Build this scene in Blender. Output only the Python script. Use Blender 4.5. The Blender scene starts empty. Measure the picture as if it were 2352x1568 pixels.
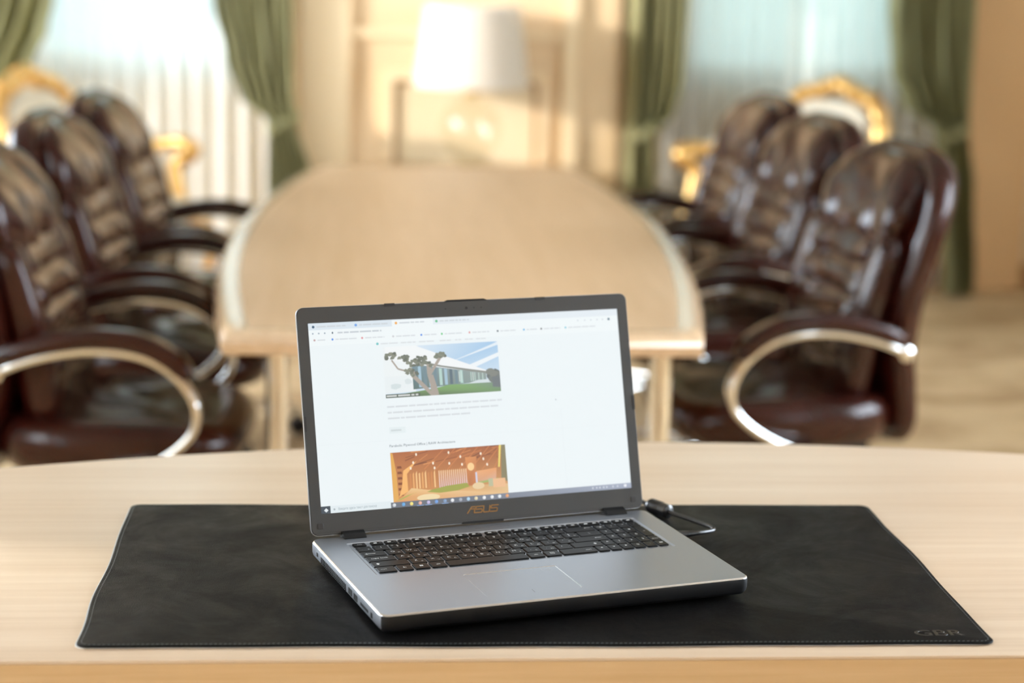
import bpy, bmesh, math, random
from mathutils import Vector, Matrix
random.seed(7)
S = bpy.context.scene
COL = S.collection
pi = math.pi

# ------------------------------------------------------------------ camera
cam_d = bpy.data.cameras.new('camera')
cam = bpy.data.objects.new('camera', cam_d); COL.objects.link(cam)
YAW, PITCH, ROLL = 0.0838, 0.1959, 0.0218
fw = Vector((math.sin(YAW) * math.cos(PITCH), math.cos(YAW) * math.cos(PITCH), -math.sin(PITCH)))
rt0 = Vector((math.cos(YAW), -math.sin(YAW), 0)); up0 = rt0.cross(fw)
rt = math.cos(ROLL) * rt0 + math.sin(ROLL) * up0
upv = -math.sin(ROLL) * rt0 + math.cos(ROLL) * up0
M = Matrix((rt, upv, -fw)).transposed().to_4x4(); M.translation = Vector((0, 0, 1.4132))
cam.matrix_world = M
cam_d.sensor_width = 36.0; cam_d.lens = 4373.8 / 2352 * 36
cam_d.clip_start = 0.05; cam_d.clip_end = 200
cam_d.dof.use_dof = True; cam_d.dof.focus_distance = 2.06; cam_d.dof.aperture_fstop = 2.8
S.camera = cam

# ------------------------------------------------------------------ world, sun, exposure
W = bpy.data.worlds.new('sky'); S.world = W; W.use_nodes = True
bg = W.node_tree.nodes['Background']
bg.inputs[0].default_value = (0.78, 0.885, 1.0, 1); bg.inputs[1].default_value = 8.0
sun_d = bpy.data.lights.new('sun', 'SUN'); sun_d.energy = 1.75; sun_d.angle = 0.012; sun_d.color = (1.0, 0.93, 0.86)
sun = bpy.data.objects.new('sun', sun_d); COL.objects.link(sun)
SA = math.radians(64)
sdir = Vector((math.sin(SA), math.cos(SA), -0.19)).normalized()
sun.rotation_euler = sdir.to_track_quat('-Z', 'Y').to_euler()
S.view_settings.view_transform = 'Standard'; S.view_settings.look = 'None'
S.view_settings.gamma = 1.0; S.view_settings.use_curve_mapping = False
S.view_settings.exposure = 1.52
S.cycles.use_denoising = True
S.cycles.max_bounces = 7; S.cycles.diffuse_bounces = 4; S.cycles.glossy_bounces = 3; S.cycles.transparent_max_bounces = 10
S.cycles.sample_clamp_indirect = 8.0
S.cycles.caustics_reflective = False; S.cycles.caustics_refractive = False

# ------------------------------------------------------------------ materials
MATS = {}
def lin(c):
    return tuple(((x / 255) / 12.92 if x / 255 <= .04045 else ((x / 255 + .055) / 1.055) ** 2.4) for x in c)
def nodes(name):
    m = bpy.data.materials.new(name); m.use_nodes = True; MATS[name] = m
    return m, m.node_tree.nodes, m.node_tree.links, m.node_tree.nodes['Principled BSDF']
def mat(name, col, rough=.5, metal=0., coat=0., spec=None, bump=None, var=None, alpha=None, emit=None, aniso=None):
    m, n, l, p = nodes(name)
    p.inputs['Base Color'].default_value = (*col, 1)
    p.inputs['Roughness'].default_value = rough; p.inputs['Metallic'].default_value = metal
    p.inputs['Coat Weight'].default_value = coat; p.inputs['Coat Roughness'].default_value = .12
    if spec is not None: p.inputs['Specular IOR Level'].default_value = spec
    if emit: p.inputs['Emission Color'].default_value = (*col, 1); p.inputs['Emission Strength'].default_value = emit
    if aniso: p.inputs['Anisotropic'].default_value = aniso
    if bump or var:
        tc = n.new('ShaderNodeTexCoord')
    if bump:
        sc, st, stretch = bump
        mp = n.new('ShaderNodeMapping'); mp.inputs['Scale'].default_value = stretch
        l.new(tc.outputs['Object'], mp.inputs[0])
        nz = n.new('ShaderNodeTexNoise'); nz.inputs['Scale'].default_value = sc; nz.inputs['Detail'].default_value = 4
        l.new(mp.outputs[0], nz.inputs[0])
        b = n.new('ShaderNodeBump'); b.inputs['Strength'].default_value = st; b.inputs['Distance'].default_value = .002
        l.new(nz.outputs[0], b.inputs['Height']); l.new(b.outputs[0], p.inputs['Normal'])
    if var:
        sc, col2, stretch, lo, hi = var
        mp = n.new('ShaderNodeMapping'); mp.inputs['Scale'].default_value = stretch
        l.new(tc.outputs['Object'], mp.inputs[0])
        nz = n.new('ShaderNodeTexNoise'); nz.inputs['Scale'].default_value = sc; nz.inputs['Detail'].default_value = 6
        l.new(mp.outputs[0], nz.inputs[0])
        r = n.new('ShaderNodeMapRange'); r.inputs[1].default_value = lo; r.inputs[2].default_value = hi
        l.new(nz.outputs[0], r.inputs[0])
        mx = n.new('ShaderNodeMix'); mx.data_type = 'RGBA'
        mx.inputs[6].default_value = (*col, 1); mx.inputs[7].default_value = (*col2, 1)
        l.new(r.outputs[0], mx.inputs[0]); l.new(mx.outputs[2], p.inputs['Base Color'])
    return m
def wood(name, c1, c2, stretch, rough=.38, coat=.15):
    m, n, l, p = nodes(name)
    p.inputs['Roughness'].default_value = rough; p.inputs['Coat Weight'].default_value = coat; p.inputs['Coat Roughness'].default_value = .25
    tc = n.new('ShaderNodeTexCoord')
    def nz(st, sc, det):
        mp = n.new('ShaderNodeMapping'); mp.inputs['Scale'].default_value = st; l.new(tc.outputs['Object'], mp.inputs[0])
        z = n.new('ShaderNodeTexNoise'); z.inputs['Scale'].default_value = sc; z.inputs['Detail'].default_value = det; z.inputs['Roughness'].default_value = .6
        l.new(mp.outputs[0], z.inputs[0]); return z
    a = nz(stretch, 3.0, 6); b = nz(tuple(s * .25 for s in stretch), 2.0, 3)
    ad = n.new('ShaderNodeMath'); ad.operation = 'ADD'; l.new(a.outputs[0], ad.inputs[0]); l.new(b.outputs[0], ad.inputs[1])
    r = n.new('ShaderNodeMapRange'); r.inputs[1].default_value = .72; r.inputs[2].default_value = 1.3; l.new(ad.outputs[0], r.inputs[0])
    mx = n.new('ShaderNodeMix'); mx.data_type = 'RGBA'
    mx.inputs[6].default_value = (*c1, 1); mx.inputs[7].default_value = (*c2, 1)
    l.new(r.outputs[0], mx.inputs[0]); l.new(mx.outputs[2], p.inputs['Base Color'])
    bp_ = n.new('ShaderNodeBump'); bp_.inputs['Strength'].default_value = .04; bp_.inputs['Distance'].default_value = .001
    l.new(a.outputs[0], bp_.inputs['Height']); l.new(bp_.outputs[0], p.inputs['Normal'])
    return m
def sheer(name, transp, col):
    m, n, l, p = nodes(name); n.remove(p)
    out = n['Material Output']
    t = n.new('ShaderNodeBsdfTransparent'); t.inputs[0].default_value = (1, 1, 1, 1)
    tr = n.new('ShaderNodeBsdfTranslucent'); tr.inputs[0].default_value = (*col, 1)
    d = n.new('ShaderNodeBsdfDiffuse'); d.inputs[0].default_value = (*col, 1)
    m1 = n.new('ShaderNodeMixShader'); m1.inputs[0].default_value = .5; l.new(tr.outputs[0], m1.inputs[1]); l.new(d.outputs[0], m1.inputs[2])
    m2 = n.new('ShaderNodeMixShader'); m2.inputs[0].default_value = transp; l.new(m1.outputs[0], m2.inputs[1]); l.new(t.outputs[0], m2.inputs[2])
    l.new(m2.outputs[0], out.inputs[0]); return m
def pane_glass(name, tint=(1, 1, 1), refl=.08):
    m, n, l, p = nodes(name); n.remove(p); out = n['Material Output']
    t = n.new('ShaderNodeBsdfTransparent'); t.inputs[0].default_value = (*tint, 1)
    g = n.new('ShaderNodeBsdfGlossy'); g.inputs[1].default_value = .02
    m2 = n.new('ShaderNodeMixShader'); m2.inputs[0].default_value = refl; l.new(t.outputs[0], m2.inputs[1]); l.new(g.outputs[0], m2.inputs[2])
    l.new(m2.outputs[0], out.inputs[0]); return m

wood('desk_wood', (.77, .61, .45), (.65, .48, .33), (1.0, 26, 26))
wood('desk_edge_wood', (.76, .54, .315), (.62, .40, .20), (1.0, 22, 30))
wood('table_wood', (.63, .435, .26), (.53, .35, .19), (22, 1.0, 22), rough=.45, coat=.05)
wood('table_edge', (.70, .49, .30), (.60, .40, .23), (22, 1.0, 22), rough=.22, coat=.6)
mat('mat_leather', (.0045, .0042, .0042), .42, spec=.07, bump=(900, .35, (1, 1, 1)), var=(9, (.008, .008, .0085), (1, 1, 1), .45, .75))
def mottle(name, sc, r0, r1, bs, bd):
    t = MATS[name].node_tree; n = t.nodes; l = t.links; p = n['Principled BSDF']
    tc = n.new('ShaderNodeTexCoord')
    a = n.new('ShaderNodeTexNoise'); a.inputs['Scale'].default_value = sc; a.inputs['Detail'].default_value = 8; a.inputs['Roughness'].default_value = .7; a.inputs['Distortion'].default_value = .6
    l.new(tc.outputs['Object'], a.inputs[0])
    r = n.new('ShaderNodeMapRange'); r.inputs[1].default_value = .35; r.inputs[2].default_value = .65; r.inputs[3].default_value = r1; r.inputs[4].default_value = r0
    l.new(a.outputs[0], r.inputs[0]); l.new(r.outputs[0], p.inputs['Roughness'])
    old = [x for x in n if x.type == 'BUMP'][0]
    b = n.new('ShaderNodeBump'); b.inputs['Strength'].default_value = bs; b.inputs['Distance'].default_value = bd
    l.new(a.outputs[0], b.inputs['Height']); l.new(b.outputs[0], old.inputs['Normal'])
mottle('mat_leather', 9.0, .30, .55, .22, .0016)
mat('embossed_leather', (.012, .012, .0125), .28, spec=.6)
mat('stitch_thread', (.085, .098, .105), .35); mat('pale_lining', (.75, .76, .76), .9)
mat('aluminium', (.48, .51, .56), .38, .9, bump=(300, .05, (40, .6, 1)))
mat('aluminium_edge', (.86, .86, .87), .16, 1.)
mat('black_plastic', (.007, .007, .0075), .45, spec=.3)
mat('key_plastic', (.0045, .0042, .0045), .38, spec=.3)
mat('legend', (.75, .77, .78), .5)
mat('bezel', (.043, .042, .040), .5, bump=(1500, .15, (1, 1, 1)))
mat('rubber', (.02, .02, .02), .6)
mat('bezel_dark', (.028, .026, .025), .5)
mat('brass_logo', (.30, .15, .045), .35, .6)
mat('grey_print', (.16, .16, .18), .5)
mat('cable_black', (.008, .008, .009), .28, coat=.4)
mat('port_black', (.004, .004, .004), .6)
mat('leather', (.036, .0075, .0042), .17, spec=.38, bump=(120, .05, (1, 1, 1)), var=(6, (.020, .0045, .003), (1, 1, 1), .4, .65))
mat('chrome', (.80, .79, .76), .10, 1.)
mat('wall_paint', (.76, .57, .35), .75); mat('side_wall_paint', (.76, .73, .67), .8)
mat('trim_paint', (.83, .66, .42), .6)
mat('panel_brown', (.40, .22, .085), .6)
mat('tan_paint', (.74, .46, .22), .6); mat('panel_yellow', (.76, .62, .40), .7)
mat('ceiling_paint', (.34, .30, .25), .8)
mat('carpet', (.70, .51, .29), .95, var=(3.2, (.47, .31, .155), (1, 1.6, 1), .42, .62), bump=(220, .5, (1, 1, 1)))
mat('white_frame', (.82, .82, .80), .4)
mat('velvet', (.30, .285, .135), .62, var=(14, (.15, .138, .050), (1, 1, .15), .4, .65))
MATS['velvet'].node_tree.nodes['Principled BSDF'].inputs['Sheen Weight'].default_value = .35
MATS['velvet'].node_tree.nodes['Principled BSDF'].inputs['Sheen Tint'].default_value = (.75, .82, .5, 1)
sheer('sheer_white', .09, (.90, .90, .86)); sheer('sheer_diffuser', .03, (.92, .91, .88)); sheer('sheer_dense', .10, (.80, .80, .76))
mat('gilt', (.90, .56, .20), .28, .85, bump=(60, .3, (1, 1, 1)))
mat('cream_fabric', (.84, .76, .60), .8, bump=(300, .2, (1, 1, 1)))
pane_glass('window_glass'); pane_glass('dimming_tint_right', (.30, .345, .33)); pane_glass('dimming_tint_left', (.33, .375, .375))  # back panes: blue-green tint, darkened to dim the sky through them
pane_glass('clear_glass', (.97, .96, .92))
mat('lamp_brass', (.72, .50, .20), .25, 1.)
sheer('shade_fabric', 0.0, (.84, .78, .68)); MATS['shade_fabric'].node_tree.nodes['Mix Shader'].inputs[0].default_value = .68
mat('console_wood', (.50, .30, .12), .4, coat=.2)

def flatcol(name, strength=1.0):     # screen: emission from colour attribute
    m, n, l, p = nodes(name)
    a = n.new('ShaderNodeVertexColor'); a.layer_name = 'Col'
    p.inputs['Base Color'].default_value = (.008, .008, .008, 1); p.inputs['Roughness'].default_value = .45; p.inputs['Specular IOR Level'].default_value = .2
    l.new(a.outputs[0], p.inputs['Emission Color']); p.inputs['Emission Strength'].default_value = strength
    return m
flatcol('screen_light', 0.345)

# ------------------------------------------------------------------ object helpers
def link(name, me, material=None, parent=None, smooth=False):
    o = bpy.data.objects.new(name, me); COL.objects.link(o)
    if material and not me.materials: me.materials.append(MATS[material])
    if parent: o.parent = parent
    if smooth: me.shade_smooth()
    return o
def tag(o, label=None, cat=None, group=None, kind=None):
    if label: o['label'] = label
    if cat: o['category'] = cat
    if group: o['group'] = group
    if kind: o['kind'] = kind
    return o
def empty(name, loc=(0, 0, 0), rz=0., label=None, cat=None, group=None):
    o = bpy.data.objects.new(name, None); COL.objects.link(o); o.location = loc; o.rotation_euler = (0, 0, rz)
    o.empty_display_size = .05
    return tag(o, label, cat, group)
def copy_tree(o, parent=None):
    c = o.copy(); COL.objects.link(c); c.parent = parent
    for ch in list(o.children): copy_tree(ch, c)
    return c
class MB:
    def __init__(s): s.v = []; s.f = []
    def add(s, vs, fs):
        k = len(s.v); s.v += [tuple(x) for x in vs]; s.f += [tuple(i + k for i in f) for f in fs]; return s
    def box(s, x0, x1, y0, y1, z0, z1):
        return s.add([(x0, y0, z0), (x1, y0, z0), (x1, y1, z0), (x0, y1, z0), (x0, y0, z1), (x1, y0, z1), (x1, y1, z1), (x0, y1, z1)],
                     [(0, 3, 2, 1), (4, 5, 6, 7), (0, 1, 5, 4), (1, 2, 6, 5), (2, 3, 7, 6), (3, 0, 4, 7)])
    def loops(s, rings, cap0=True, cap1=True, closed=True):
        n = len(rings[0]); vs = [p for r in rings for p in r]; fs = []
        for i in range(len(rings) - 1):
            for j in range(n if closed else n - 1):
                a = i * n + j; b = i * n + (j + 1) % n
                fs.append((a, b, b + n, a + n))
        if cap0: fs.append(tuple(range(n - 1, -1, -1)))
        if cap1: fs.append(tuple((len(rings) - 1) * n + j for j in range(n)))
        return s.add(vs, fs)
    def lathe(s, prof, n=24, c=(0, 0, 0)):
        rings = [[(c[0] + r * math.cos(2 * pi * j / n), c[1] + r * math.sin(2 * pi * j / n), c[2] + z) for j in range(n)] for r, z in prof]
        return s.loops(rings)
    def sweep(s, path, sec, scale=None, up=(0, 0, 1), closed=False):
        P = [Vector(p) for p in path]; N = len(P); rings = []
        ref = Vector(up)
        for i in range(N):
            a = P[(i - 1) % N] if (closed or i > 0) else P[i]; b = P[(i + 1) % N] if (closed or i < N - 1) else P[i]
            t = (b - a).normalized()
            side = t.cross(ref)
            if side.length < 1e-5: side = Vector((1, 0, 0))
            side.normalize(); nn = side.cross(t).normalized()
            k = scale[i] if scale else 1.
            rings.append([P[i] + side * (q[0] * k) + nn * (q[1] * k) for q in sec])
        if closed: rings.append(rings[0])
        return s.loops(rings, not closed, not closed)
    def build(s, name, material=None, parent=None, smooth=False, auto=None):
        me = bpy.data.meshes.new(name); me.from_pydata(s.v, [], s.f); me.update()
        bm = bmesh.new(); bm.from_mesh(me); bmesh.ops.recalc_face_normals(bm, faces=bm.faces); bm.to_mesh(me); bm.free()
        o = link(name, me, material, parent, smooth)
        if auto: me.set_sharp_from_angle(angle=math.radians(auto))
        return o
def circ(r, n=12, rx=None):
    rx = rx or r
    return [(rx * math.cos(2 * pi * j / n), r * math.sin(2 * pi * j / n)) for j in range(n)]
def rsec(w, h, r, k=3):
    return rrect(-w / 2, w / 2, -h / 2, h / 2, r, k)
def rrect(x0, x1, y0, y1, r, k=4):
    out = []
    for cx, cy, a0 in ((x1 - r, y0 + r, -pi / 2), (x1 - r, y1 - r, 0), (x0 + r, y1 - r, pi / 2), (x0 + r, y0 + r, pi)):
        for i in range(k + 1):
            a = a0 + pi / 2 * i / k
            out.append((cx + r * math.cos(a), cy + r * math.sin(a)))
    return out
def inset(poly, d):
    n = len(poly); out = []
    for i in range(n):
        a = Vector(poly[i - 1]); b = Vector(poly[i]); c = Vector(poly[(i + 1) % n])
        t1 = (b - a).normalized(); t2 = (c - b).normalized()
        n1 = Vector((-t1.y, t1.x)); n2 = Vector((-t2.y, t2.x))
        m_ = (n1 + n2); m_ = m_ / max(m_.length_squared / 2, .2)
        out.append(tuple(b + m_ * d))
    return out
def slab(mb, poly, prof):           # prof: list of (inset, z), bottom to top, poly CCW
    return mb.loops([[(x, y, z) for x, y in (inset(poly, d) if d else poly)] for d, z in prof])
def crom(keys, n):                  # smooth interpolation of tuples, first item is the parameter
    out = []
    for i in range(n):
        t = keys[0][0] + (keys[-1][0] - keys[0][0]) * i / (n - 1)
        j = 0
        while j < len(keys) - 2 and keys[j + 1][0] < t: j += 1
        k0 = keys[max(j - 1, 0)]; k1 = keys[j]; k2 = keys[j + 1]; k3 = keys[min(j + 2, len(keys) - 1)]
        h = k2[0] - k1[0]; u = (t - k1[0]) / h if h else 0
        row = [t]
        for c in range(1, len(k1)):
            m1 = (k2[c] - k0[c]) / max(k2[0] - k0[0], 1e-6) * h; m2 = (k3[c] - k1[c]) / max(k3[0] - k1[0], 1e-6) * h
            row.append((2 * u**3 - 3 * u**2 + 1) * k1[c] + (u**3 - 2 * u**2 + u) * m1 + (-2 * u**3 + 3 * u**2) * k2[c] + (u**3 - u**2) * m2)
        out.append(row)
    return out
def smooth_path(pts, n):            # arc-length-free catmull rom through 3D points
    keys = [(i, *p) for i, p in enumerate(pts)]
    return [tuple(r[1:]) for r in crom(keys, n)]
TXT = {}
def text_mesh(s, size, align='CENTER', extrude=0., bevel=0., res=2):
    k = (s, size, align, extrude, bevel)
    if k in TXT: return TXT[k]
    cu = bpy.data.curves.new('lettering', 'FONT'); cu.body = s; cu.size = size; cu.align_x = align; cu.align_y = 'CENTER'
    cu.extrude = extrude; cu.bevel_depth = bevel; cu.resolution_u = res
    o = bpy.data.objects.new('lettering', cu); COL.objects.link(o)
    dg = bpy.context.evaluated_depsgraph_get(); dg.update()
    me = bpy.data.meshes.new_from_object(o.evaluated_get(dg))
    vs = [tuple(v.co) for v in me.vertices]; fs = [tuple(p.vertices) for p in me.polygons]
    bpy.data.objects.remove(o); bpy.data.curves.remove(cu); bpy.data.meshes.remove(me)
    TXT[k] = (vs, fs); return TXT[k]

# ================================================================== ROOM
X0, X1, Y0, Y1, ZC = -3.4, 3.7, -3.0, 8.42, 3.5
def struct(name, mb, material, parent=None, smooth=False):
    o = mb.build(name, material, parent, smooth)
    if not parent: o['kind'] = 'structure'
    return o
struct('floor', MB().box(X0 - .3, X1 + .3, Y0 - .3, Y1 + .3, -.1, 0), 'carpet')
struct('ceiling', MB().box(X0 - .3, X1 + .3, Y0 - .3, Y1 + .3, ZC, ZC + .1), 'ceiling_paint')
def wall_y(name, y0, y1, openings):            # wall along x
    mb = MB(); x = X0 - .3
    for a, b, z0, z1 in openings:
        mb.box(x, a, y0, y1, 0, ZC); mb.box(a, b, y0, y1, 0, z0); mb.box(a, b, y0, y1, z1, ZC); x = b
    mb.box(x, X1 + .3, y0, y1, 0, ZC)
    return struct(name, mb, 'wall_paint')
def wall_x(name, x0, x1, openings):
    mb = MB(); y = Y0
    for a, b, z0, z1 in openings:
        mb.box(x0, x1, y, a, 0, ZC); mb.box(x0, x1, a, b, 0, z0); mb.box(x0, x1, a, b, z1, ZC); y = b
    mb.box(x0, x1, y, Y1, 0, ZC)
    return struct(name, mb, 'side_wall_paint')
WB = [(-1.45, -.42, .93, 3.1), (1.46, 2.50, .93, 3.1)]
WL = [(-2.4, -1.4, .75, 3.1), (-.2, 1.9, .75, 3.1), (4.0, 5.3, .75, 3.1), (5.5, 7.75, .75, 3.1)]  # first two openings: unseen windows added to light the desk
wall_y('wall_back', Y1, Y1 + .28, WB)
wall_x('wall_left', X0 - .28, X0, WL)
WR = [(-1.6, -.9, .75, 3.1), (1.6, 4.0, .75, 3.1)]  # unseen windows added to brighten the desk and the right side
wall_x('wall_right', X1, X1 + .28, WR)
wall_y('wall_front', Y0 - .28, Y0, [])
def window(name, a, b, z0, z1, pos, along, glass='window_glass'):
    t = .05
    def bx(mb, u0, u1, v0, v1, d0, d1):
        if along == 'x': mb.box(u0, u1, pos + d0, pos + d1, v0, v1)
        else: mb.box(pos + d0, pos + d1, u0, u1, v0, v1)
        return mb
    mb = MB(); bx(mb, a, a + t, z0, z1, -.04, .04); bx(mb, b - t, b, z0, z1, -.04, .04); bx(mb, a + t, b - t, z0, z0 + t, -.04, .04); bx(mb, a + t, b - t, z1 - t, z1, -.04, .04)
    c = (a + b) / 2
    fr = struct(name, mb, 'white_frame')
    bx(MB(), c - .025, c + .025, z0 + t, z1 - t, -.035, .035).build('mullion', 'white_frame', fr)
    zt = z0 + (z1 - z0) * .72
    for s0, s1 in ((a + t, c - .025), (c + .025, b - t)):
        bx(MB(), s0, s1, zt - .02, zt + .02, -.03, .03).build('transom', 'white_frame', fr)
        bx(MB(), s0, s1, z0 + t, zt - .02, -.003, .003).build('pane', glass, fr)
        bx(MB(), s0, s1, zt + .02, z1 - t, -.003, .003).build('pane', glass, fr)
    bx(MB(), a - .04, b + .04, z0 - .03, z0 + .012, -.20 if along == 'x' or pos > 0 else -.04, .04 if along == 'x' or pos > 0 else .20).build('window_sill', 'white_frame', fr)
    # portal: guides sky sampling through the opening
    ld = bpy.data.lights.new('sky_portal', 'AREA'); ld.shape = 'RECTANGLE'; ld.size = b - a; ld.size_y = z1 - z0; ld.cycles.is_portal = True
    lo = bpy.data.objects.new('sky_portal', ld); COL.objects.link(lo)
    if along == 'x': lo.location = (c, pos + .1, (z0 + z1) / 2); lo.rotation_euler = (-pi / 2, 0, 0)
    else: lo.location = (pos + (.1 if pos > 0 else -.1), c, (z0 + z1) / 2); lo.rotation_euler = (0, pi / 2 if pos > 0 else -pi / 2, 0); ld.size, ld.size_y = z1 - z0, b - a
    return fr
for i, (a, b, z0, z1) in enumerate(WB): window('window_%d' % (i + 1), a, b, z0, z1, Y1 + .20, 'x', ('dimming_tint_left', 'dimming_tint_right')[i])
for i, (a, b, z0, z1) in enumerate(WL): window('window_%d' % (i + 3), a, b, z0, z1, X0 - .20, 'y')
for i, (a, b, z0, z1) in enumerate(WR): window('window_%d' % (i + 7), a, b, z0, z1, X1 + .20, 'y')
# the wall between the windows stands forward; pilasters, rail and panel moulding on it
YB = 8.22
struct('wall_center', MB().box(-.235, 1.13, YB, Y1 + .02, 0, ZC), 'wall_paint')
def prism(name, x0, x1, y0, z0, z1, m, yb=YB):
    return struct(name, slab(MB(), [(x0, y0), (x1, y0), (x1, yb + .01), (x0, yb + .01)], [(0, z0), (0, z1)]), m)
prism('trim_1', -.235, -.028, YB - .042, 0, ZC, 'trim_paint')
prism('trim_2', .88, .945, YB - .042, 0, ZC, 'trim_paint')
prism('trim_3', 2.74, 3.02, Y1 - .05, 0, ZC, 'tan_paint', Y1)
prism('trim_4', -.028, .88, YB - .022, 1.095, 1.13, 'trim_paint')
fr = MB()
for (a, b, c, d) in ((.118, .158, .12, .955), (.78, .82, .12, .955), (.158, .78, .915, .955), (.158, .78, .12, .16)):
    fr.box(a, b, YB - .030, YB + .01, c, d)
tr5 = struct('trim_5', fr, 'trim_paint')
inn = MB()
for (a, b, c, d) in ((.158, .178, .16, .915), (.76, .78, .16, .915), (.178, .76, .895, .915), (.178, .76, .16, .18)):
    inn.box(a, b, YB - .012, YB + .01, c, d)
inn.build('panel_shade_strips', 'panel_brown', tr5)  # brown strips stand in for shadows beside the raised moulding
MB().box(.178, .76, YB - .006, YB + .01, .18, .895).build('panel_field', 'panel_yellow', tr5)
struct('baseboard_back', MB().box(X0, X1, Y1 - .02, Y1 + .01, 0, .11), 'panel_brown')
struct('baseboard_right', MB().box(X1 - .02, X1 + .01, Y0, Y1 - .02, 0, .11), 'panel_brown')

# ================================================================== DESK
ZD = .75
def desk():
    t = empty('desk', (.35, 2.15, 0), 0, 'pale wood desk with a bowed far edge carrying the laptop', 'desk')
    xs0, xs1 = -1.0, 1.65
    poly = [(xs0, 1.757), (xs1, 1.742)]
    for i in range(25):
        x = xs1 + (xs0 - xs1) * i / 24
        poly.append((x, 2.606 - .205 * (x - .37) ** 2))
    poly = [(x - .35, y - 2.15) for x, y in poly]
    slab(MB(), poly, [(.0015, ZD - .003), (.0015, ZD - .0025), (.0015, ZD - .0004), (.0022, ZD)]).build('desktop', 'desk_wood', t, auto=40)
    slab(MB(), poly, [(.0, ZD - .045), (0, ZD - .0032)]).build('edge_band', 'desk_edge_wood', t)
    for x in (-1.05, 1.0):
        MB().box(x, x + .04, -.33, .05, 0, ZD - .046).build('side_panel', 'desk_edge_wood', t)
    MB().box(-1.01, 1.0, .02, .045, .18, ZD - .046).build('modesty_panel', 'desk_edge_wood', t)
desk()

# ================================================================== DESK MAT
ZM = ZD + .0036
MC = [(-.270, 1.784), (.645, 1.775), (.644, 2.271), (-.272, 2.280)]
def mat_outline(ins=0., k=60):
    out = []
    base = []
    r = .012 - ins * .6
    for i in range(4):
        p = Vector(MC[i]); q = Vector(MC[(i + 1) % 4]); o_ = Vector(MC[i - 1])
        d = (q - p).normalized(); e = (o_ - p).normalized()
        c = p + (d + e) * (r + ins)
        for j in range(6):
            a = j / 5 * pi / 2
            base.append(c - d * (r * math.cos(a)) * 1 - e * (r * math.sin(a)) if False else c - e * (0) + (-d * math.cos(a) - e * math.sin(a)) * r)
        q2 = q + (-d + (Vector(MC[(i + 2) % 4]) - q).normalized()) * 0
        nrm = Vector((-d.y, d.x))
        L = (q - p).length
        for j in range(1, k):
            s = r + ins + (L - 2 * (r + ins)) * j / k
            w = .0014 * math.sin(s * (9 + 5 * i) + i) + .0008 * math.sin(s * 31 + 2 * i)
            w *= min(1, 6 * min(j, k - j) / k)
            base.append(p + d * s + nrm * (ins + w))
    return [(v.x, v.y) for v in base]
def desk_mat():
    t = empty('desk_mat', (.187, 2.03, ZD), 0, 'black leather desk mat with stitched border lying under the laptop', 'desk mat')
    ox, oy, oz = t.location
    sh = lambda P: [(x - ox, y - oy) for x, y in P]
    rings = [[(x, y, z) for x, y in sh(mat_outline(i_))] for i_, z in ((.0012, .0014), (0., .0018), (0, .0027), (.0006, .0033), (.0016, .0036))]
    MB().loops(rings).build('mat_sheet', 'mat_leather', t, True, auto=50)
    MB().loops([[(x - .0048, y, z) for x, y in sh(mat_outline(.0032))] for z in (.0, .0014)]).build('pale_backing', 'pale_lining', t)  # pale layer shifted left so its rim shows on that edge
    # stitches: ring of short raised dashes
    P = sh(mat_outline(.0045, 60)); st = MB()
    acc = 0.; nxt = 0.
    for i in range(len(P)):
        a = Vector(P[i]); b = Vector(P[(i + 1) % len(P)]); L = (b - a).length
        if L < 1e-6: continue
        d = (b - a) / L
        while nxt < acc + L:
            c = a + d * (nxt - acc); n_ = Vector((-d.y, d.x)); h = .0016; w = .0006
            tw = (d + n_ * .28).normalized(); tn = Vector((-tw.y, tw.x))
            q = [c - tw * h - tn * w * .3, c - tn * w, c + tw * h - tn * w * .3, c + tw * h + tn * w * .3, c + tn * w, c - tw * h + tn * w * .3]
            st.loops([[(v.x, v.y, .0034) for v in q], [(v.x, v.y, .00395) for v in q]], False, True)
            nxt += .0047
        acc += L
    tag(st.build('stitching', 'stitch_thread', t), kind='stuff')
    vs, fs = text_mesh('GBR', .024, 'LEFT', .0003, .0004, 3)
    wx = max(v[0] for v in vs)
    MB().add([(v[0] / wx * .052 + .568 - ox, v[1] * .92 + 1.803 - oy, v[2] + .0034) for v in vs], fs).build('embossed_letters', 'embossed_leather', t)
desk_mat()

# ================================================================== LAPTOP
LA = .2865
LAPLOC = Vector((.027, 1.798, ZM + .0003))
LW, LD, LT = .412, .269, .0234
lap = empty('laptop', LAPLOC, LA, 'open silver laptop with black keys and a lit web page on screen', 'laptop')
def fill_holes(name, outer, holes, z, material, parent):
    bm = bmesh.new()
    for loop in [outer] + holes:
        vs = [bm.verts.new((x, y, z)) for x, y in loop]
        for i in range(len(vs)): bm.edges.new((vs[i - 1], vs[i]))
    bmesh.ops.triangle_fill(bm, use_beauty=True, use_dissolve=False, edges=bm.edges[:], normal=(0, 0, 1))
    bmesh.ops.recalc_face_normals(bm, faces=bm.faces)
    for f in bm.faces:
        if f.normal.z < 0: f.normal_flip()
    me = bpy.data.meshes.new(name); bm.to_mesh(me); bm.free()
    return link(name, me, material, parent)
base_o = rrect(0, LW, 0, LD, .011, 6)
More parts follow.
